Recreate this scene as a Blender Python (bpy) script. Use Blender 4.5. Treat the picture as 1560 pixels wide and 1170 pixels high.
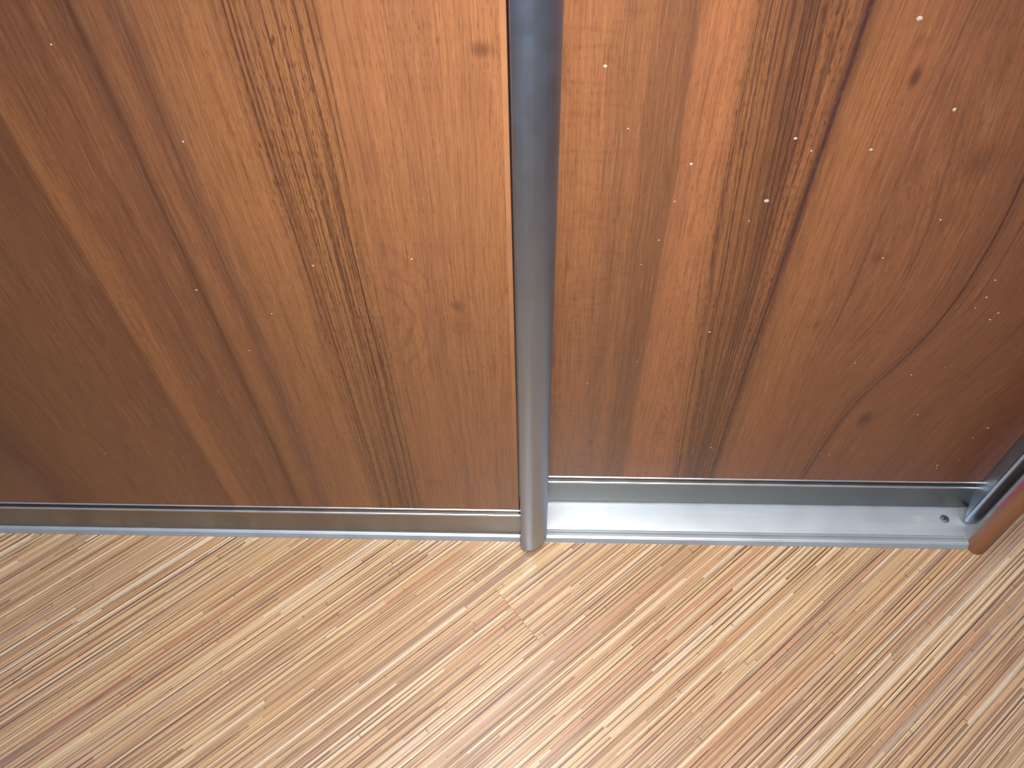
import bpy, math, random
from mathutils import Matrix, Vector

random.seed(7)
scene = bpy.context.scene
for o in list(bpy.data.objects):
    bpy.data.objects.remove(o)
COL = scene.collection

# ------------------------------------------------------------------ camera
PITCH, YAW, ROLL = map(math.radians, (52.908, -3.026, -1.786))
F_PX, CAM = 1250.0, Vector((0.0, -0.4175, 0.85))
fwd = Vector((math.sin(YAW) * math.cos(PITCH), math.cos(YAW) * math.cos(PITCH), -math.sin(PITCH)))
r0 = Vector((math.cos(YAW), -math.sin(YAW), 0)); u0 = r0.cross(fwd)
right = math.cos(ROLL) * r0 + math.sin(ROLL) * u0
up = -math.sin(ROLL) * r0 + math.cos(ROLL) * u0
cam_d = bpy.data.cameras.new('camera'); cam = bpy.data.objects.new('camera', cam_d); COL.objects.link(cam)
cam_d.sensor_fit = 'HORIZONTAL'; cam_d.sensor_width = 36.0; cam_d.lens = 36.0 * F_PX / 1560.0
cam_d.clip_start = 0.01
cam.matrix_world = Matrix(((right.x, up.x, -fwd.x, CAM.x), (right.y, up.y, -fwd.y, CAM.y),
                           (right.z, up.z, -fwd.z, CAM.z), (0, 0, 0, 1)))
scene.camera = cam

# ------------------------------------------------------------------ world, lights, exposure
world = bpy.data.worlds.new('world'); scene.world = world; world.use_nodes = True
bg = world.node_tree.nodes['Background']
bg.inputs['Color'].default_value = (0.75, 0.85, 1.0, 1); bg.inputs['Strength'].default_value = 0.05

fl_d = bpy.data.lights.new('camera_flash', 'SPOT'); fl = bpy.data.objects.new('camera_flash', fl_d); COL.objects.link(fl)
fl_d.energy = 25.5; fl_d.color = (1.0, 0.98, 0.965); fl_d.shadow_soft_size = 0.012
fl_d.spot_size = math.radians(107); fl_d.spot_blend = 1.0
fl_pos = CAM + right * 0.035 + up * 0.03
fl_dir = (fwd - up * 0.06 + right * 0.0).normalized()
fl.matrix_world = Matrix.Translation(fl_pos) @ fl_dir.to_track_quat('-Z', 'Y').to_matrix().to_4x4()

fill_d = bpy.data.lights.new('overhead_fill', 'AREA'); fill = bpy.data.objects.new('overhead_fill', fill_d); COL.objects.link(fill)  # unseen overhead fill, added to raise the ambient light
fill_d.energy = 24.0; fill_d.size = 0.5; fill_d.color = (0.95, 0.97, 1.0)
fill.location = (-0.1, -0.45, 2.42)

vs = scene.view_settings
vs.view_transform = 'Standard'; vs.look = 'None'; vs.gamma = 1.0; vs.use_curve_mapping = False
vs.exposure = 0.0

# ------------------------------------------------------------------ helpers
def lin(r, g, b):
    f = lambda c: (c / 255 / 12.92) if c / 255 <= 0.04045 else ((c / 255 + 0.055) / 1.055) ** 2.4
    return (f(r), f(g), f(b), 1.0)

def tag(o, label=None, cat=None, group=None, kind=None):
    for k, v in (('label', label), ('category', cat), ('group', group), ('kind', kind)):
        if v: o[k] = v
    return o

def empty(name, loc):
    o = bpy.data.objects.new(name, None); COL.objects.link(o); o.location = loc
    o.empty_display_size = 0.05
    return o

def mesh_obj(name, verts, faces, mat=None, parent=None, smooth=False, sharp=35):
    me = bpy.data.meshes.new(name); me.from_pydata(verts, [], faces); me.update()
    import bmesh
    bm = bmesh.new(); bm.from_mesh(me); bmesh.ops.recalc_face_normals(bm, faces=bm.faces); bm.to_mesh(me); bm.free()
    if smooth:
        for p in me.polygons: p.use_smooth = True
        me.set_sharp_from_angle(angle=math.radians(sharp))
    if mat: me.materials.append(mat)
    o = bpy.data.objects.new(name, me); COL.objects.link(o)
    if parent:
        o.parent = parent
        o.location = -Vector(parent.matrix_basis.translation) if parent.parent is None else (0, 0, 0)
    return o

def prism_z(poly, z0, z1):
    n = len(poly)
    v = [(x, y, z0) for x, y in poly] + [(x, y, z1) for x, y in poly]
    f = [(i, (i + 1) % n, n + (i + 1) % n, n + i) for i in range(n)]
    f += [tuple(range(n))[::-1], tuple(range(n, 2 * n))]
    return v, f

def prism_x(poly, x0, x1):
    n = len(poly)
    v = [(x0, y, z) for y, z in poly] + [(x1, y, z) for y, z in poly]
    f = [(i, (i + 1) % n, n + (i + 1) % n, n + i) for i in range(n)]
    f += [tuple(range(n))[::-1], tuple(range(n, 2 * n))]
    return v, f

def box(x0, x1, y0, y1, z0, z1):
    return prism_z([(x0, y0), (x1, y0), (x1, y1), (x0, y1)], z0, z1)

def cat(*vfs):
    V, Fc = [], []
    for v, f in vfs:
        k = len(V); V += list(v); Fc += [tuple(i + k for i in q) for q in f]
    return V, Fc

def catmull(pts, n=5):
    out = []
    P = [pts[0]] + list(pts) + [pts[-1]]
    for i in range(1, len(P) - 2):
        for k in range(n):
            t = k / n
            out.append(tuple(0.5 * (2 * P[i][a] + (P[i + 1][a] - P[i - 1][a]) * t
                       + (2 * P[i - 1][a] - 5 * P[i][a] + 4 * P[i + 1][a] - P[i + 2][a]) * t * t
                       + (3 * P[i][a] - P[i - 1][a] - 3 * P[i + 1][a] + P[i + 2][a]) * t ** 3) for a in (0, 1)))
    out.append(tuple(pts[-1]))
    return out

# ------------------------------------------------------------------ node helper
class G:
    def __init__(self, name):
        self.m = bpy.data.materials.new(name); self.m.use_nodes = True
        self.t = self.m.node_tree; self.b = self.t.nodes['Principled BSDF']
    def n(self, typ): return self.t.nodes.new(typ)
    def set(self, sock, v):
        if isinstance(v, bpy.types.NodeSocket): self.t.links.new(v, sock)
        else: sock.default_value = v
    def op(self, o, a, b=0.0, c=0.0, clamp=False):
        k = self.n('ShaderNodeMath'); k.operation = o; k.use_clamp = clamp
        for i, v in enumerate((a, b, c)): self.set(k.inputs[i], v)
        return k.outputs[0]
    def add(self, a, b): return self.op('ADD', a, b)
    def sub(self, a, b): return self.op('SUBTRACT', a, b)
    def mul(self, a, b): return self.op('MULTIPLY', a, b)
    def vec(self, x, y=0.0, z=0.0):
        k = self.n('ShaderNodeCombineXYZ')
        for i, v in enumerate((x, y, z)): self.set(k.inputs[i], v)
        return k.outputs[0]
    def noise(self, v, scale=1.0, detail=2.0, rough=0.5):
        k = self.n('ShaderNodeTexNoise'); self.set(k.inputs['Vector'], v)
        k.inputs['Scale'].default_value = scale; k.inputs['Detail'].default_value = detail; k.inputs['Roughness'].default_value = rough
        return k.outputs['Fac']
    def step(self, v, a, b, lo=0.0, hi=1.0):
        k = self.n('ShaderNodeMapRange'); k.interpolation_type = 'SMOOTHSTEP'
        for i, q in enumerate((v, a, b, lo, hi)): self.set(k.inputs[i], q)
        return k.outputs[0]
    def band(self, v, a, b, s):      # 1 between a and b, soft edges s
        return self.mul(self.step(v, a - s, a + s), self.step(v, b - s, b + s, 1.0, 0.0))
    def line(self, v, c, hw):        # soft line
        d = self.op('ABSOLUTE', self.sub(v, c))
        return self.step(d, 0.0, hw, 1.0, 0.0)
    def ramp(self, v, x0, x1, stops, interp='LINEAR'):
        t = self.op('DIVIDE', self.sub(v, x0), x1 - x0)
        k = self.n('ShaderNodeValToRGB'); self.set(k.inputs[0], t); cr = k.color_ramp; cr.interpolation = interp
        st = sorted(stops, key=lambda s: s[0])
        while len(cr.elements) < len(st): cr.elements.new(0.5)
        for e, (p, c) in zip(cr.elements, st):
            e.position = min(1, max(0, (p - x0) / (x1 - x0)))
        for e, (p, c) in zip(cr.elements, st):
            e.color = c if isinstance(c, tuple) else (c, c, c, 1)
        return k.outputs[0]
    def mix(self, f, a, b, typ='MIX'):
        k = self.n('ShaderNodeMix'); k.data_type = 'RGBA'; k.blend_type = typ; k.clamp_factor = True
        self.set(k.inputs['Factor'], f); self.set(k.inputs['A'], a); self.set(k.inputs['B'], b)
        return [s for s in k.outputs if s.type == 'RGBA'][0]
    def xyz(self):
        tc = self.n('ShaderNodeTexCoord'); s = self.n('ShaderNodeSeparateXYZ'); self.t.links.new(tc.outputs['Object'], s.inputs[0])
        return s.outputs[0], s.outputs[1], s.outputs[2]
    def bump(self, h, dist, strength=1.0):
        k = self.n('ShaderNodeBump'); k.inputs['Distance'].default_value = dist; k.inputs['Strength'].default_value = strength
        self.set(k.inputs['Height'], h); self.set(self.b.inputs['Normal'], k.outputs[0])

DARK = lin(98, 58, 40)
PURP = lin(118, 76, 60)

def wood_finish(g, col, rough=0.36):
    g.set(g.b.inputs['Base Color'], g.mix(1.0, col, (0.64, 0.665, 0.66, 1), 'MULTIPLY'))
    g.b.inputs['Roughness'].default_value = rough
    g.b.inputs['Specular IOR Level'].default_value = 0.6

def wood_common(g, X, Z, xw, col, cluster, pore_amt):
    """fibre, pores and thin growth lines on top of a tone"""
    tone = g.noise(g.vec(g.mul(xw, 34), 0.0, g.mul(Z, 1.3)), 1.0, 3.0, 0.6)
    col = g.mix(g.step(tone, 0.38, 0.75, 0.0, 0.28), col, PURP)
    tone2 = g.noise(g.vec(g.mul(xw, 110), 3.0, g.mul(Z, 2.2)), 1.0, 2.0, 0.6)
    col = g.mix(g.step(tone2, 0.5, 0.8, 0.0, 0.30), col, DARK)
    fib = g.noise(g.vec(g.mul(xw, 700), 7.0, g.mul(Z, 24)), 1.0, 3.0, 0.65)
    col = g.mix(g.step(fib, 0.42, 0.72, 0.0, 0.42), col, DARK)
    fib2 = g.noise(g.vec(g.mul(xw, 560), 1.0, g.mul(Z, 20)), 1.0, 3.0, 0.65)
    col = g.mix(g.step(fib2, 0.48, 0.75, 0.0, 0.22), col, lin(228, 168, 118))
    fib3 = g.noise(g.vec(g.mul(xw, 260), 4.0, g.mul(Z, 5)), 1.0, 2.0, 0.6)
    col = g.mix(g.step(fib3, 0.5, 0.75, 0.0, 0.30), col, DARK)
    por = g.noise(g.vec(g.mul(xw, 2000), 5.0, g.mul(Z, 130)), 1.0, 1.0, 0.5)
    pm = g.step(por, 0.55, 0.68)
    pv = g.noise(g.vec(g.mul(X, 30), 2.0, g.mul(Z, 7)), 1.0, 2.0)
    dens = g.mul(g.add(pore_amt, g.mul(cluster, 0.5)), g.step(pv, 0.3, 0.65, 0.5, 1.3))
    col = g.mix(g.mul(pm, dens), col, DARK)
    # thin, almost continuous growth lines inside the cluster
    gl = g.noise(g.vec(g.mul(xw, 330), 11.0, g.mul(Z, 1.1)), 1.0, 1.5, 0.5)
    r = g.op('ABSOLUTE', g.sub(gl, 0.5))
    gm = g.step(r, 0.015, 0.06, 1.0, 0.0)
    brk = g.step(g.noise(g.vec(g.mul(xw, 500), 2.0, g.mul(Z, 70)), 1.0, 2.0), 0.38, 0.55, 0.4, 1.0)
    col = g.mix(g.mul(g.mul(gm, brk), g.mul(cluster, 0.8)), col, DARK)
    return col

def knot(g, X, Z, cx, cz, rx, rz):
    a = g.op('DIVIDE', g.sub(X, cx), rx); b = g.op('DIVIDE', g.sub(Z, cz), rz)
    d = g.op('SQRT', g.add(g.mul(a, a), g.mul(b, b)))
    return d

def wood_left():
    g = G('walnut_laminate_left'); X, Y, Z = g.xyz()
    w1 = g.noise(g.vec(g.mul(X, 5), 0.0, g.mul(Z, 2.4)), 1.0, 2.0)
    w2 = g.noise(g.vec(g.mul(X, 60), 0.0, g.mul(Z, 9)), 1.0, 2.0)
    w3 = g.noise(g.vec(g.mul(X, 500), 0.0, g.mul(Z, 90)), 1.0, 2.0)
    xw = g.add(g.add(X, g.mul(g.sub(w1, 0.5), 0.012)), g.add(g.mul(g.sub(w2, 0.5), 0.0025), g.mul(g.sub(w3, 0.5), 0.0006)))
    L = lin
    col = g.ramp(xw, -0.62, -0.01, [
        (-0.62, L(150, 92, 56)), (-0.54, L(146, 88, 54)), (-0.515, L(96, 58, 40)), (-0.49, L(140, 84, 50)), (-0.43, L(160, 100, 60)),
        (-0.375, L(152, 94, 58)), (-0.345, L(138, 82, 52)), (-0.3305, L(140, 82, 50)), (-0.327, L(192, 122, 72)), (-0.315, L(188, 118, 70)),
        (-0.308, L(164, 100, 62)), (-0.288, L(150, 90, 58)), (-0.282, L(130, 76, 52)), (-0.276, L(166, 102, 64)), (-0.266, L(150, 92, 60)),
        (-0.258, L(104, 62, 46)), (-0.254, L(110, 64, 46)), (-0.249, L(168, 108, 68)), (-0.240, L(160, 100, 66)), (-0.233, L(126, 78, 58)),
        (-0.226, L(134, 84, 62)), (-0.219, L(182, 118, 72)), (-0.198, L(178, 114, 70)), (-0.180, L(184, 120, 74)),
        (-0.172, L(170, 108, 66)), (-0.150, L(176, 116, 70)), (-0.126, L(172, 112, 68)), (-0.115, L(188, 120, 76)),
        (-0.07, L(190, 122, 78)), (-0.03, L(186, 120, 76)), (-0.01, L(190, 122, 78))])
    col = g.mix(0.34, col, lin(172, 112, 70))
    cl = g.band(xw, -0.176, -0.122, 0.003)
    col = wood_common(g, X, Z, xw, col, cl, 0.36)
    # the long dark lines of the cluster
    tot = None
    for c, hw, s, z0, z1 in ((-0.1705, 0.0011, 0.85, 0.36, 9), (-0.1575, 0.0012, 0.7, 0.0, 9), (-0.1500, 0.0009, 0.7, 0.30, 9),
                             (-0.1440, 0.0013, 0.75, 0.0, 9), (-0.1385, 0.0010, 0.7, 0.0, 0.50), (-0.1325, 0.0011, 0.85, 0.0, 9),
                             (-0.1260, 0.0009, 0.8, 0.50, 9), (-0.1265, 0.0009, 0.6, 0.0, 0.36), (-0.1660, 0.0010, 0.7, 0.0, 0.40),
                             (-0.2563, 0.0020, 0.45, 0.0, 9), (-0.2300, 0.0012, 0.35, 0.2, 9), (-0.1225, 0.0008, 0.7, 0.52, 9)):
        k = g.mul(g.line(xw, c, hw), s)
        if z0 > 0: k = g.mul(k, g.step(Z, z0 - 0.03, z0 + 0.03))
        if z1 < 5: k = g.mul(k, g.step(Z, z1 - 0.03, z1 + 0.03, 1.0, 0.0))
        tot = k if tot is None else g.op('MAXIMUM', tot, k)
    brk = g.step(g.noise(g.vec(g.mul(X, 400), 9.0, g.mul(Z, 110)), 1.0, 2.0), 0.32, 0.5, 0.55, 1.0)
    col = g.mix(g.mul(tot, brk), col, lin(82, 46, 32))
    # faint arched figure and two small knots near the handle
    d = knot(g, X, Z, -0.118, 0.372, 0.03, 0.055)
    dn = g.add(d, g.mul(g.noise(g.vec(g.mul(X, 40), 0.0, g.mul(Z, 20)), 1.0, 2.0), 0.5))
    rings = g.op('SINE', g.mul(dn, 16.0))
    rm = g.mul(g.step(rings, 0.35, 1.0), g.mul(g.step(d, 0.3, 2.1, 1.0, 0.0), g.step(X, -0.118, -0.105)))
    col = g.mix(g.mul(rm, 0.28), col, DARK)
    for cx, cz, rx, rz, s in ((-0.0335, 0.598, 0.0075, 0.006, 0.6), (-0.0630, 0.387, 0.006, 0.008, 0.5), (-0.024, 0.405, 0.0015, 0.006, 0.5),
                              (-0.105, 0.12, 0.016, 0.012, 0.25), (-0.04, 0.57, 0.014, 0.03, 0.18), (-0.058, 0.365, 0.010, 0.03, 0.2)):
        d = g.add(knot(g, X, Z, cx, cz, rx, rz), g.mul(g.sub(w2, 0.5), 0.9))
        col = g.mix(g.mul(g.step(d, 0.1, 1.2, 1.0, 0.0), s), col, DARK)
    wood_finish(g, col)
    return g.m

def wood_right():
    g = G('walnut_laminate_right'); X, Y, Z = g.xyz()
    w1 = g.noise(g.vec(g.mul(X, 5), 4.0, g.mul(Z, 2.4)), 1.0, 2.0)
    w2 = g.noise(g.vec(g.mul(X, 60), 0.0, g.mul(Z, 9)), 1.0, 2.0)
    w3 = g.noise(g.vec(g.mul(X, 500), 0.0, g.mul(Z, 90)), 1.0, 2.0)
    # slanted growth: the lines left of the dark seam lean, the ones far right run in an S
    lean = g.mul(g.mul(g.sub(0.45, Z), 0.055), g.band(X, 0.125, 0.172, 0.012))
    fc = g.n('ShaderNodeFloatCurve'); g.set(fc.inputs['Value'], Z)
    cv = fc.mapping.curves[0]
    P = [(0.0, 0.285), (0.076, 0.290), (0.20, 0.303), (0.277, 0.3256), (0.334, 0.3376), (0.408, 0.3400), (0.49, 0.334), (0.60, 0.320), (1.0, 0.31)]
    while len(cv.points) < len(P): cv.points.new(0.5, 0.5)
    for q, (a, b) in zip(cv.points, P): q.location = (a, b)
    fc.mapping.update()
    sway = g.mul(g.sub(fc.outputs[0], 0.31), g.step(X, 0.235, 0.30))
    xw = g.add(g.add(X, g.mul(g.sub(w1, 0.5), 0.008)), g.add(g.mul(g.sub(w2, 0.5), 0.0025), g.mul(g.sub(w3, 0.5), 0.0006)))
    xw = g.sub(g.sub(xw, lean), sway)
    L = lin
    col = g.ramp(xw, -0.02, 0.5, [
        (-0.02, L(186, 118, 76)), (0.03, L(190, 122, 78)), (0.046, L(184, 118, 76)), (0.052, L(166, 108, 70)), (0.066, L(178, 114, 72)),
        (0.072, L(150, 96, 64)), (0.0930, L(146, 94, 62)), (0.0948, L(196, 122, 78)), (0.122, L(194, 122, 78)), (0.132, L(170, 108, 66)),
        (0.150, L(150, 94, 58)), (0.162, L(122, 76, 48)), (0.172, L(140, 86, 54)), (0.178, L(164, 102, 62)), (0.186, L(160, 100, 62)),
        (0.1880, L(122, 76, 54)), (0.1915, L(118, 72, 52)), (0.1945, L(156, 98, 62)), (0.21, L(178, 112, 70)), (0.235, L(172, 106, 68)), (0.255, L(164, 100, 66)),
        (0.285, L(160, 98, 64)), (0.300, L(150, 92, 62)), (0.3075, L(140, 84, 58)), (0.312, L(134, 80, 56)), (0.318, L(158, 96, 64)),
        (0.36, L(158, 94, 62)), (0.41, L(150, 88, 60)), (0.47, L(140, 80, 54)), (0.5, L(140, 80, 54))])
    col = g.mix(0.15, col, lin(170, 108, 68))
    cl = g.mul(g.band(xw, 0.126, 0.192, 0.006), 1.0)
    col = wood_common(g, X, Z, xw, col, cl, 0.34)
    # curly cross figure near the middle handle
    cf = g.noise(g.vec(g.mul(X, 40), 0.0, g.mul(Z, 170)), 1.0, 2.0, 0.55)
    col = g.mix(g.mul(g.step(cf, 0.48, 0.75), g.step(X, 0.05, 0.095, 0.2, 0.0)), col, DARK)
    tot = None
    for c, hw, s, z0, z1 in ((0.1900, 0.0034, 0.95, 0.40, 9), (0.1890, 0.0018, 1.0, 0.0, 0.42), (0.1800, 0.0017, 0.9, 0.0, 0.36), (0.1845, 0.0012, 0.8, 0.0, 0.30), (0.1725, 0.0016, 0.75, 0.0, 9),
                             (0.1650, 0.0016, 0.75, 0.0, 9), (0.1610, 0.0010, 0.7, 0.0, 9), (0.1545, 0.0011, 0.65, 0.2, 9), (0.1475, 0.0011, 0.7, 0.0, 9),
                             (0.1410, 0.0009, 0.6, 0.36, 9), (0.1340, 0.0008, 0.5, 0.3, 9), (0.1690, 0.0010, 0.7, 0.0, 9),
                             (0.3100, 0.0017, 0.85, 0.0, 9), (0.3050, 0.0012, 0.6, 0.0, 0.3), (0.325, 0.0013, 0.6, 0.34, 9), (0.2475, 0.0008, 0.4, 0.3, 9),
                             (0.262, 0.0009, 0.4, 0.25, 0.55), (0.222, 0.0007, 0.3, 0.1, 9)):
        k = g.mul(g.line(xw, c, hw), s)
        if z0 > 0: k = g.mul(k, g.step(Z, z0 - 0.03, z0 + 0.03))
        if z1 < 5: k = g.mul(k, g.step(Z, z1 - 0.03, z1 + 0.03, 1.0, 0.0))
        tot = k if tot is None else g.op('MAXIMUM', tot, k)
    brk = g.step(g.noise(g.vec(g.mul(X, 400), 9.0, g.mul(Z, 110)), 1.0, 2.0), 0.32, 0.5, 0.55, 1.0)
    col = g.mix(g.mul(tot, brk), col, lin(80, 46, 40))
    for cx, cz, rx, rz, s in ((0.2325, 0.553, 0.0045, 0.010, 0.75), (0.3205, 0.182, 0.009, 0.015, 0.7), (0.228, 0.577, 0.006, 0.006, 0.25),
                              (0.262, 0.40, 0.009, 0.008, 0.35), (0.236, 0.32, 0.004, 0.010, 0.4), (0.30, 0.49, 0.016, 0.02, 0.35), (0.055, 0.135, 0.003, 0.006, 0.35)):
        d = g.add(knot(g, X, Z, cx, cz, rx, rz), g.mul(g.sub(w2, 0.5), 0.9))
        col = g.mix(g.mul(g.step(d, 0.1, 1.2, 1.0, 0.0), s), col, lin(84, 50, 40))
    wood_finish(g, col)
    return g.m

def wood_plain(name, c, rough=0.45):
    g = G(name); X, Y, Z = g.xyz()
    n = g.noise(g.vec(g.mul(X, 300), g.mul(Y, 300), g.mul(Z, 14)), 1.0, 3.0)
    n2 = g.noise(g.vec(g.mul(X, 60), g.mul(Y, 60), g.mul(Z, 6)), 1.0, 2.0)
    col = g.mix(g.step(n, 0.4, 0.8, 0.0, 0.35), c, DARK)
    col = g.mix(g.step(n2, 0.4, 0.8, 0.0, 0.3), col, lin(210, 140, 88))
    wood_finish(g, col, rough)
    return g.m

def metal(name, c, rough, aniso=0.0, metallic=1.0, up=False):
    g = G(name); X, Y, Z = g.xyz()
    n = g.noise(g.vec(g.mul(X, 400 if up else 8), g.mul(Y, 400), g.mul(Z, 8 if up else 400)), 1.0, 3.0)
    n2 = g.noise(g.vec(X, Y, Z), 40.0, 3.0)
    k = g.add(g.step(n, 0.3, 0.7, 0.97, 1.03), g.step(n2, 0.3, 0.7, -0.02, 0.02))
    col = g.mix(1.0, (c[0], c[1], c[2], 1), g.vec(k, k, k), 'MULTIPLY')
    g.set(g.b.inputs['Base Color'], col)
    g.b.inputs['Metallic'].default_value = metallic
    g.set(g.b.inputs['Roughness'], g.step(n2, 0.3, 0.7, rough - 0.03, rough + 0.03))
    if aniso:
        g.b.inputs['Anisotropic'].default_value = aniso
        tg = g.n('ShaderNodeTangent'); tg.direction_type = 'RADIAL'; tg.axis = 'X'
        # brushed along the length of the profile
        g.t.links.new(g.vec(1.0, 0.0, 0.0), g.b.inputs['Tangent'])
    return g.m

def plain(name, c, rough=0.6, metallic=0.0):
    g = G(name); X, Y, Z = g.xyz()
    n = g.noise(g.vec(X, Y, Z), 60.0, 3.0)
    k = g.step(n, 0.3, 0.7, 0.94, 1.05)
    g.set(g.b.inputs['Base Color'], g.mix(1.0, c, g.vec(k, k, k), 'MULTIPLY'))
    g.b.inputs['Roughness'].default_value = rough; g.b.inputs['Metallic'].default_value = metallic
    return g.m

def floor_mat():
    g = G('striped_laminate'); U, V, Z = g.xyz()
    oi = g.n('ShaderNodeObjectInfo'); rnd = oi.outputs['Random']
    U2 = g.add(U, g.mul(rnd, 37.0)); V2 = g.add(V, g.mul(rnd, 11.0))
    wv = g.add(V2, g.mul(g.sub(g.noise(g.vec(g.mul(U2, 5), g.mul(V2, 40), 0.0), 1.0, 2.0), 0.5), 0.0016))
    def strips(scale, seglen, seed):
        vo = g.n('ShaderNodeTexVoronoi'); vo.voronoi_dimensions = '1D'; vo.feature = 'F1'
        g.set(vo.inputs['W'], g.mul(wv, scale)); vo.inputs['Scale'].default_value = 1.0; vo.inputs['Randomness'].default_value = 1.0
        row = vo.outputs['W']
        ve = g.n('ShaderNodeTexVoronoi'); ve.voronoi_dimensions = '1D'; ve.feature = 'DISTANCE_TO_EDGE'
        g.set(ve.inputs['W'], g.mul(wv, scale)); ve.inputs['Scale'].default_value = 1.0; ve.inputs['Randomness'].default_value = 1.0
        w = g.n('ShaderNodeTexWhiteNoise'); w.noise_dimensions = '1D'; g.set(w.inputs['W'], g.add(row, seed))
        s = g.add(g.op('DIVIDE', U2, seglen), g.mul(w.outputs['Value'], 50.0))
        seg = g.op('FLOOR', s); fr = g.sub(s, seg)
        w2 = g.n('ShaderNodeTexWhiteNoise'); w2.noise_dimensions = '2D'; g.set(w2.inputs['Vector'], g.vec(row, seg, 0.0))
        sc = g.n('ShaderNodeSeparateColor'); g.t.links.new(w2.outputs['Color'], sc.inputs[0])
        return ve.outputs['Distance'], sc.outputs[0], sc.outputs[1], sc.outputs[2], fr, seg
    L = lin
    dA, a1, a2, a3, fa, sa = strips(210.0, 0.40, 1.7)      # wide strips
    dB, b1, b2, b3, fb, sb = strips(520.0, 0.26, 5.1)      # narrow strips
    cA = g.ramp(a1, 0, 1, [(0.0, L(196, 150, 112)), (0.16, L(222, 184, 138)), (0.34, L(232, 198, 152)), (0.5, L(210, 168, 124)), (0.62, L(226, 186, 136)),
                           (0.74, L(204, 150, 116)), (0.86, L(196, 166, 142)), (1.0, L(228, 196, 160))])
    cB = g.ramp(b1, 0, 1, [(0.0, L(170, 124, 92)), (0.15, L(224, 184, 138)), (0.4, L(238, 208, 164)), (0.6, L(206, 160, 118)), (0.75, L(222, 186, 142)),
                           (0.88, L(168, 130, 108)), (1.0, L(242, 218, 182))])
    col = g.mix(g.step(b2, 0.3, 0.7, 0.2, 0.75), cA, cB)
    # broad colour drift
    dr = g.noise(g.vec(g.mul(U2, 3.0), g.mul(V2, 60), 0.0), 1.0, 2.0)
    col = g.mix(g.step(dr, 0.55, 0.75, 0.0, 0.55), col, L(214, 154, 112))
    dr2 = g.noise(g.vec(g.mul(U2, 2.4), g.mul(V2, 70), 8.0), 1.0, 2.0)
    col = g.mix(g.step(dr2, 0.58, 0.75, 0.0, 0.4), col, L(190, 166, 152))
    # dark joints between strips, strength differs by strip and fades along it
    lf = g.noise(g.vec(g.mul(U2, 9), g.mul(V2, 200), 4.0), 1.0, 2.0)
    jA = g.mul(g.step(dA, 0.06, 0.20, 1.0, 0.0), g.mul(g.step(a2, 0.1, 0.65, 0.3, 1.0), g.step(lf, 0.30, 0.60, 0.2, 1.0)))
    col = g.mix(jA, col, L(92, 60, 48))
    jB = g.mul(g.step(dB, 0.04, 0.26, 1.0, 0.0), g.mul(g.step(b3, 0.35, 0.85, 0.1, 0.95), g.step(lf, 0.35, 0.65, 1.0, 0.25)))
    col = g.mix(jB, col, L(128, 88, 66))
    dl = g.noise(g.vec(g.mul(U2, 2.2), g.mul(V2, 330), 6.0), 1.0, 1.0)
    col = g.mix(g.step(g.op('ABSOLUTE', g.sub(dl, 0.5)), 0.004, 0.022, 0.65, 0.0), col, L(104, 68, 54))
    # some whole narrow strips dark or pale
    col = g.mix(g.step(b2, 0.90, 0.93, 0.0, 0.6), col, L(126, 90, 72))
    col = g.mix(g.step(b2, 0.10, 0.07, 0.0, 0.6), col, L(246, 228, 200))
    # ends of the strips: short dark ticks
    eB = g.mul(g.step(fb, 0.0, 0.010, 1.0, 0.0), g.step(b3, 0.62, 0.7))
    eA = g.mul(g.step(fa, 0.0, 0.007, 1.0, 0.0), g.step(a3, 0.6, 0.7))
    col = g.mix(g.mul(g.op('MAXIMUM', eA, eB), 0.55), col, L(92, 60, 48))
    # fine fibre
    fn = g.noise(g.vec(g.mul(U2, 130), g.mul(V2, 1300), 0.0), 1.0, 2.0)
    col = g.mix(g.step(fn, 0.45, 0.75, 0.0, 0.22), col, L(140, 100, 76))
    g.set(g.b.inputs['Base Color'], g.mix(1.0, col, (0.99, 0.965, 0.90, 1), 'MULTIPLY'))
    g.b.inputs['Roughness'].default_value = 0.33
    g.b.inputs['Specular IOR Level'].default_value = 0.9
    return g.m

M_LEFT, M_RIGHT = wood_left(), wood_right()
M_EDGE = plain('plain_edge', lin(160, 108, 70), 0.45)  # paler even tone of the strip beside the middle handle
M_TRIM = wood_plain('trim_wood', lin(176, 112, 72))
M_PROFILE = metal('bronze_anodised', (0.335, 0.40, 0.50), 0.39, up=True)
M_RAIL = metal('bronze_anodised_rail', (0.25, 0.245, 0.235), 0.36)
M_BEAD = metal('bare_aluminium_bead', (0.86, 0.84, 0.81), 0.32)
M_TRACK = metal('satin_aluminium', (0.54, 0.575, 0.585), 0.46, metallic=0.7)
M_FLOOR = floor_mat()
M_SIDE = plain('grey_board', lin(206, 208, 212), 0.5)
M_WALL = plain('reflection_blue', lin(178, 202, 232), 0.8)  # blue chosen to tint the handle reflections; the walls are unseen
M_CEIL = plain('white_paint', lin(235, 235, 230), 0.9)
M_BASE = plain('screed', lin(120, 112, 104), 0.9)
M_DUST = plain('paint_speck', lin(184, 168, 148), 0.8)
M_SCREW = metal('zinc_screw', (0.34, 0.345, 0.36), 0.5)
M_PINK = plain('pink_plain', lin(186, 60, 128), 0.4)
M_GLUE = plain('glue_residue', lin(172, 177, 172), 0.5)

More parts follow.
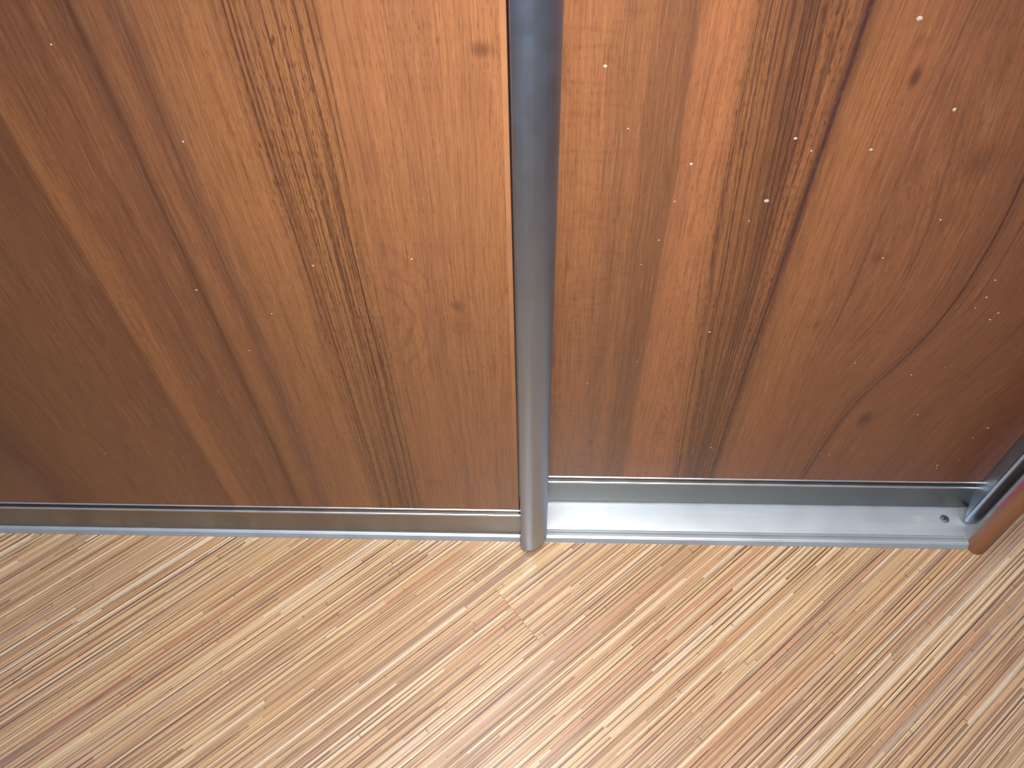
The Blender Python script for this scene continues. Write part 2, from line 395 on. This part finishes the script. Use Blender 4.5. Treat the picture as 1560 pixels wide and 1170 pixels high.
# ------------------------------------------------------------------ room shell; unseen walls and ceiling added for light and reflections
RX0, RX1, RY0, RY1, RZ = -1.25, 1.35, -0.90, 0.66, 2.5
floor = mesh_obj('floor', *box(RX0, RX1, RY0, RY1, -0.05, -0.0085), M_BASE); tag(floor, kind='structure')
for nm, b, m in (('wall_left', (RX0 - .1, RX0, RY0 - .1, RY1 + .1, -.05, RZ), M_WALL), ('wall_right', (RX1, RX1 + .1, RY0 - .1, RY1 + .1, -.05, RZ), M_WALL),
                 ('wall_back', (RX0, RX1, RY0 - .1, RY0, -.05, RZ), M_WALL), ('wall_front', (RX0, RX1, RY1, RY1 + .1, -.05, RZ), M_WALL),
                 ('ceiling', (RX0 - .1, RX1 + .1, RY0 - .1, RY1 + .1, RZ, RZ + .1), M_CEIL)):
    tag(mesh_obj(nm, *box(*b), m), kind='structure')

# floor planks, laid at an angle; one end joint lies in view in front of the doors
ANG = math.radians(40.3); CA, SA = math.cos(ANG), math.sin(ANG)
PW, PL, GAP = 0.0765, 1.30, 0.00006
V0 = -0.0911
def clip(poly, a, b, c):                 # keep a*x+b*y<=c
    out = []
    for i in range(len(poly)):
        p, q = poly[i], poly[(i + 1) % len(poly)]
        dp, dq = a * p[0] + b * p[1] - c, a * q[0] + b * q[1] - c
        if dp <= 0: out.append(p)
        if dp * dq < 0:
            t = dp / (dp - dq); out.append((p[0] + t * (q[0] - p[0]), p[1] + t * (q[1] - p[1])))
    return out
def plank(u_a, u_b, v_a, v_b):
    uc, vc = (u_a + u_b) / 2, (v_a + v_b) / 2
    ox, oy = uc * CA - vc * SA, uc * SA + vc * CA
    hu, hv = (u_b - u_a) / 2 - GAP, (v_b - v_a) / 2 - GAP
    poly = [(-hu, -hv), (hu, -hv), (hu, hv), (-hu, hv)]
    e = 0.002
    for wx, wy, c in ((1, 0, RX1 - e), (-1, 0, -RX0 - e), (0, 1, RY1 - e), (0, -1, -RY0 - e)):
        a = wx * CA + wy * SA; b = -wx * SA + wy * CA
        poly = clip(poly, a, b, c - (wx * ox + wy * oy))
        if len(poly) < 3: return
    n = len(poly); cx = sum(p[0] for p in poly) / n; cy = sum(p[1] for p in poly) / n
    def shrink(d):
        return [(p[0] - math.copysign(min(d, abs(p[0] - cx) * .3), p[0] - cx), p[1] - math.copysign(min(d, abs(p[1] - cy) * .3), p[1] - cy)) for p in poly]
    top = shrink(0.00015)
    v = [(x, y, -0.008) for x, y in poly] + [(x, y, -0.00015) for x, y in poly] + [(x, y, 0.0) for x, y in top]
    f = [tuple(range(n))[::-1], tuple(range(2 * n, 3 * n))]
    for k in (0, 1):
        f += [(k * n + i, k * n + (i + 1) % n, (k + 1) * n + (i + 1) % n, (k + 1) * n + i) for i in range(n)]
    o = mesh_obj('plank', v, f, M_FLOOR); o.parent = floor
    o.location = (ox, oy, 0); o.rotation_euler = (0, 0, ANG)
rng = random.Random(3)
for k in range(-30, 30):
    va = V0 + k * PW; vb = va + PW; vc = (va + vb) / 2
    if k == 0: j0 = -0.0702
    else:
        um = (-0.11 - CA * vc) / SA       # middle of what the camera sees of this row
        j0 = um + PL / 2 + rng.uniform(-0.30, 0.30)
    for q in range(-3, 4):
        plank(j0 + q * PL, j0 + (q + 1) * PL, va, vb)

# ------------------------------------------------------------------ bottom track
def arc(cy, cz, r, a0, a1, n=6):
    return [(cy + r * math.cos(math.radians(a0 + (a1 - a0) * i / n)), cz + r * math.sin(math.radians(a0 + (a1 - a0) * i / n))) for i in range(n + 1)]
TRK = [(0.0, 0.0), (0.0, 0.0014)] + [(0.0008, 0.0026), (0.0032, 0.0055)] + arc(0.0062, 0.0036, 0.0032, 140, 90, 6) + \
      [(0.0088, 0.0068)] + arc(0.0090, 0.0050, 0.0018, 88, 10, 5) + [(0.0109, 0.0040), (0.0138, 0.0040), (0.0144, 0.0052), (0.0150, 0.0055), (0.0860, 0.0055), (0.0860, 0.0)]
track = empty('bottom_track', (-0.2, 0.04, 0.0))
tag(track, 'silver aluminium bottom track running along the floor under both sliding doors', 'track')
tv = cat(prism_x(TRK, -0.95, 0.4803), prism_z([(0.4803, 0.0085), (0.486, 0.0085), (0.5123, 0.020), (0.5123, 0.086), (0.4803, 0.086)], 0.0, 0.0055))
mesh_obj('rail_profile', *tv, M_TRACK, track, smooth=True, sharp=30)

# countersunk screw with a cross slot
scx, scy, scz = 0.4626, 0.0348, 0.0055
sv, sf = [], []
N = 24
for r, z in ((0.0052, 0.0), (0.0050, 0.0005), (0.0036, 0.0009)):
    sv += [(scx + r * math.cos(2 * math.pi * i / N), scy + r * math.sin(2 * math.pi * i / N), scz + z) for i in range(N)]
for k in (0, 1): sf += [(k * N + i, k * N + (i + 1) % N, (k + 1) * N + (i + 1) % N, (k + 1) * N + i) for i in range(N)]
sf += [tuple(range(2 * N, 3 * N))]
screw = mesh_obj('screw', sv, sf, M_SCREW, track, smooth=True, sharp=25); screw['label'] = 'dark countersunk screw head'
slot = cat(*[([(scx + a * math.cos(t) - b * math.sin(t), scy + a * math.sin(t) + b * math.cos(t), z) for z in (scz + 0.0008, scz + 0.00098)
              for a, b in ((-.0022, -.0004), (.0022, -.0004), (.0022, .0004), (-.0022, .0004))],
             [(0, 1, 2, 3), (4, 5, 6, 7), (0, 1, 5, 4), (1, 2, 6, 5), (2, 3, 7, 6), (3, 0, 4, 7)]) for t in (0.4, 0.4 + math.pi / 2)])
mesh_obj('cross_slot', *slot, plain('slot_black', lin(22, 22, 24), 0.7), screw)

def blob(cx, cy, cz, rx, ry, h, seed, n=18):
    r = random.Random(seed); ph = r.random() * 6
    ring = [(cx + rx * (1 + .13 * math.sin(3 * a + ph) + .08 * math.sin(5 * a)) * math.cos(a), cy + ry * (1 + .13 * math.sin(2 * a + ph)) * math.sin(a)) for a in [2 * math.pi * i / n for i in range(n)]]
    return prism_z(ring, cz - 0.0001, cz + h)
gl = mesh_obj('glue_residue', *cat(blob(0.432, 0.0340, scz, 0.0048, 0.0052, 0.00012, 1), blob(0.437, 0.0245, scz, 0.0035, 0.003, 0.0001, 2)), M_GLUE, track)
gl['label'] = 'pale glue stain beside the screw'

# ------------------------------------------------------------------ doors
FRONT_Y, REAR_Y, DZ1 = 0.006, 0.049, 2.30
ZB, ZL2, ZL1 = 0.0088, 0.0522, 0.0632
# cross section of the upright handle profile, relative to the door face (x from the middle handle, y from the face)
nose = catmull([(-0.0171, -0.0168), (-0.0160, -0.0188), (-0.0130, -0.0201), (-0.0088, -0.0206), (-0.0040, -0.0197), (0.0010, -0.0168),
                (0.0056, -0.0126), (0.0090, -0.0084), (0.0110, -0.0045), (0.0116, -0.0010)], 5)
grip = catmull([(-0.0066, 0.0030), (-0.0072, -0.0030), (-0.0100, -0.0085), (-0.0145, -0.0125), (-0.0170, -0.0152)], 4)
HANDLE = grip + nose + [(0.0117, 0.0108), (-0.0290, 0.0108), (-0.0290, 0.0076), (-0.0066, 0.0076)]
FLANGE = [(-0.0166, 0.0076, 0.0655), (-0.0167, -0.0004, 0.0600), (-0.0169, -0.0080, 0.0300), (-0.0171, -0.0150, ZB - 0.0006)] \
    + [(a, b, ZB - 0.0006 if b < -0.001 else 0.0655) for a, b in grip[::-1][1:]]   # inner flank, cut on a slant where the bottom rail runs in
def flange(dx, y):
    n = len(FLANGE)
    v = [(a + dx, b + y, z) for a, b, z in FLANGE] + [(a + dx, b + y, DZ1) for a, b, z in FLANGE]
    f = [(i, (i + 1) % n, n + (i + 1) % n, n + i) for i in range(n)] + [(0, i, i + 1) for i in range(1, n - 1)] + [tuple(range(n, 2 * n))]
    return v, f

def rail_section(y):
    return [(y + 0.0070, ZB), (y + 0.0006, ZB), (y, ZB + 0.0006), (y, ZL2 + 0.0004), (y + 0.0030, ZL2 + 0.0012),
            (y + 0.0030, ZL1 - 0.0009), (y, ZL1 - 0.0002), (y, ZL1 + 0.0008), (y + 0.0070, ZL1 + 0.0008)]

def bead(y, z, r):                       # raised half-round line along the rail
    return [(y + 0.0004, z - r)] + [(y - 0.2e-3 - r * math.cos(math.radians(a)), z + r * math.sin(math.radians(a))) for a in range(-75, 91, 11)] + [(y + 0.0004, z + r)]

def px_ray(px, py):
    return right * ((px - 780) / F_PX) - up * ((py - 585) / F_PX) + fwd
def on_door(px, py, y):
    d = px_ray(px, py); t = (y - CAM.y) / d.y
    return CAM + d * t

def specks(pts, y, seed):
    r = random.Random(seed); parts = []
    for p in pts:
        x, yy = p[0], p[1]; s = p[2] if len(p) > 2 else 1.0; el = p[3] if len(p) > 3 else r.uniform(0.9, 1.5)
        c = on_door(x, yy, y); n = 8; a0 = r.random()
        rx, rz = 0.00072 * s * el, 0.00072 * s
        ring = [(c.x + rx * (1 + .2 * r.random()) * math.cos(a0 + 2 * math.pi * i / n), c.z + rz * 1.3 * (1 + .2 * r.random()) * math.sin(a0 + 2 * math.pi * i / n)) for i in range(n)]
        v = [(a, y + 0.0001, b) for a, b in ring] + [(c.x, y - 0.0004, c.z)]
        parts.append((v, [(i, (i + 1) % n, n) for i in range(n)]))
    return cat(*parts)

def wardrobe_door(x_left, dx, y, mat, label, pts, seed, strip):
    x_base = -0.0068 + dx
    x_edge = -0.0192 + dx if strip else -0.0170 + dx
    root = empty('sliding_door', ((x_left + x_edge) / 2, y, 0.0))
    tag(root, label, 'sliding door', 'wardrobe sliding doors', 'thing')
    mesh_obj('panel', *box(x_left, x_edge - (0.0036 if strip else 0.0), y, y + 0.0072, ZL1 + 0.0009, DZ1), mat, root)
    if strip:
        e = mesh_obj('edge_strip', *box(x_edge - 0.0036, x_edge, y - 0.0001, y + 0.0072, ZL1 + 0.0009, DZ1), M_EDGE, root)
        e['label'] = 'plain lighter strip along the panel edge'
    rail = mesh_obj('bottom_rail', *prism_x(rail_section(y), x_left, x_base), M_RAIL, root, smooth=True, sharp=40)
    rail['label'] = 'dark satin metal bottom rail'
    for z, r in ((ZL2, 0.0013), (ZL1, 0.0010)):
        mesh_obj('bead', *prism_x(bead(y, z, r), x_left, x_base - 0.0002), M_BEAD, rail, smooth=True, sharp=40)
    h = mesh_obj('handle_profile', *cat(prism_z([(a + dx, b + y) for a, b in HANDLE], ZB - 0.0008, DZ1),
                 flange(dx, y)), M_PROFILE, root, smooth=True, sharp=50)
    h['label'] = 'rounded dark metal upright handle profile'
    s = mesh_obj('dust_specks', *specks(pts, y, seed), M_DUST, root); s['kind'] = 'stuff'
    s['label'] = 'tiny pale specks on the wood'
    return root, h

L_PTS = [(279, 216, 1.1), (78, 68, .8), (299, 442), (414, 478, .8), (477, 405, 1.2), (380, 534, .7), (332, 597, .7), (627, 395, .9), (160, 690, .6)]
R_PTS = [(1401, 28, 1.9), (1454, 167, 1.7), (1212, 211, 1.3), (1236, 230, .9), (1327, 228, 1.1, 2), (1053, 250, 1.6), (1168, 306, 1.9, 1.6), (1141, 337, 1.2, .6), (1433, 335, 1.0),
         (922, 101, 1.4), (957, 196, .9), (1028, 307, 1.0), (1004, 366, .9), (1081, 506, .9, 2), (1303, 553, .8), (1388, 571, .9, 1.8), (1398, 632, .8, 1.8), (1083, 682, .8, 2.5), (1250, 691, .8),
         (1263, 693, .7, 2), (1460, 700, .8), (1428, 709, .9, 2), (1427, 713, .7), (1505, 652, .7, 4), (1482, 667, .6, 2), (1516, 427, 1.0), (1503, 453, 1.0, 1.6), (1486, 469, .9),
         (1521, 477, .9, 1.5), (1508, 487, .8, 2.4), (1252, 638, .7), (1345, 393, .9), (977, 403, .8), (895, 584, .7), (993, 634, .8), (971, 551, .6), (1440, 560, .6), (1290, 640, .6)]
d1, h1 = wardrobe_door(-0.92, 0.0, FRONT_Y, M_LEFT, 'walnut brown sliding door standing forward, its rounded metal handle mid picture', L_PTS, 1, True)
d2, h2 = wardrobe_door(-0.40, 0.5002, REAR_Y, M_RIGHT, 'walnut brown sliding door set back in the rear groove, right of the middle handle', R_PTS, 2, False)

# specks on the handle fronts
def hspeck(pts, y, root, seed):
    s = mesh_obj('dust_specks', *specks(pts, y, seed), M_DUST, root); s['kind'] = 'stuff'; return s
hspeck([(804, 379, 1.2), (802, 426, .9)], FRONT_Y - 0.0200, d1, 5)

# ------------------------------------------------------------------ end trim, side boards
def nosepoly():
    cx, cy, r = 0.4895, 0.0028, 0.0090
    return [(0.4805, 0.0082)] + [(cx - r * math.cos(math.radians(a)), cy - r * math.sin(math.radians(a))) for a in range(0, 181, 15)] + [(0.4985, 0.0082)]
trim = empty('end_post', (0.4895, 0.003, 0.0))
tag(trim, 'rounded reddish brown wooden end trim standing in front of the track end at the right', 'end post', None, 'thing')
mesh_obj('lath', *prism_z(nosepoly(), 0.0, 2.4), M_TRIM, trim, smooth=True, sharp=40)
mesh_obj('back_cleat', *prism_z([(0.4900, 0.0082), (0.4985, 0.0082), (0.5155, 0.0200), (0.5155, 0.0300), (0.5125, 0.0300)], 0.0060, 2.4), M_TRIM, trim)
pk = mesh_obj('pink_strip', *box(0.4800, 0.4806, 0.0068, 0.0086, 0.083, 1.6), M_PINK, trim); pk['label'] = 'thin pink upright strip'  # narrow pink strip up the left back edge of the lath

tag(mesh_obj('wardrobe_side_board', *box(0.5128, 0.5290, 0.0302, RY1 - 0.002, 0.0, 2.4), M_SIDE),
    'light grey wardrobe side board behind the wooden end trim', 'side board', None, 'thing')
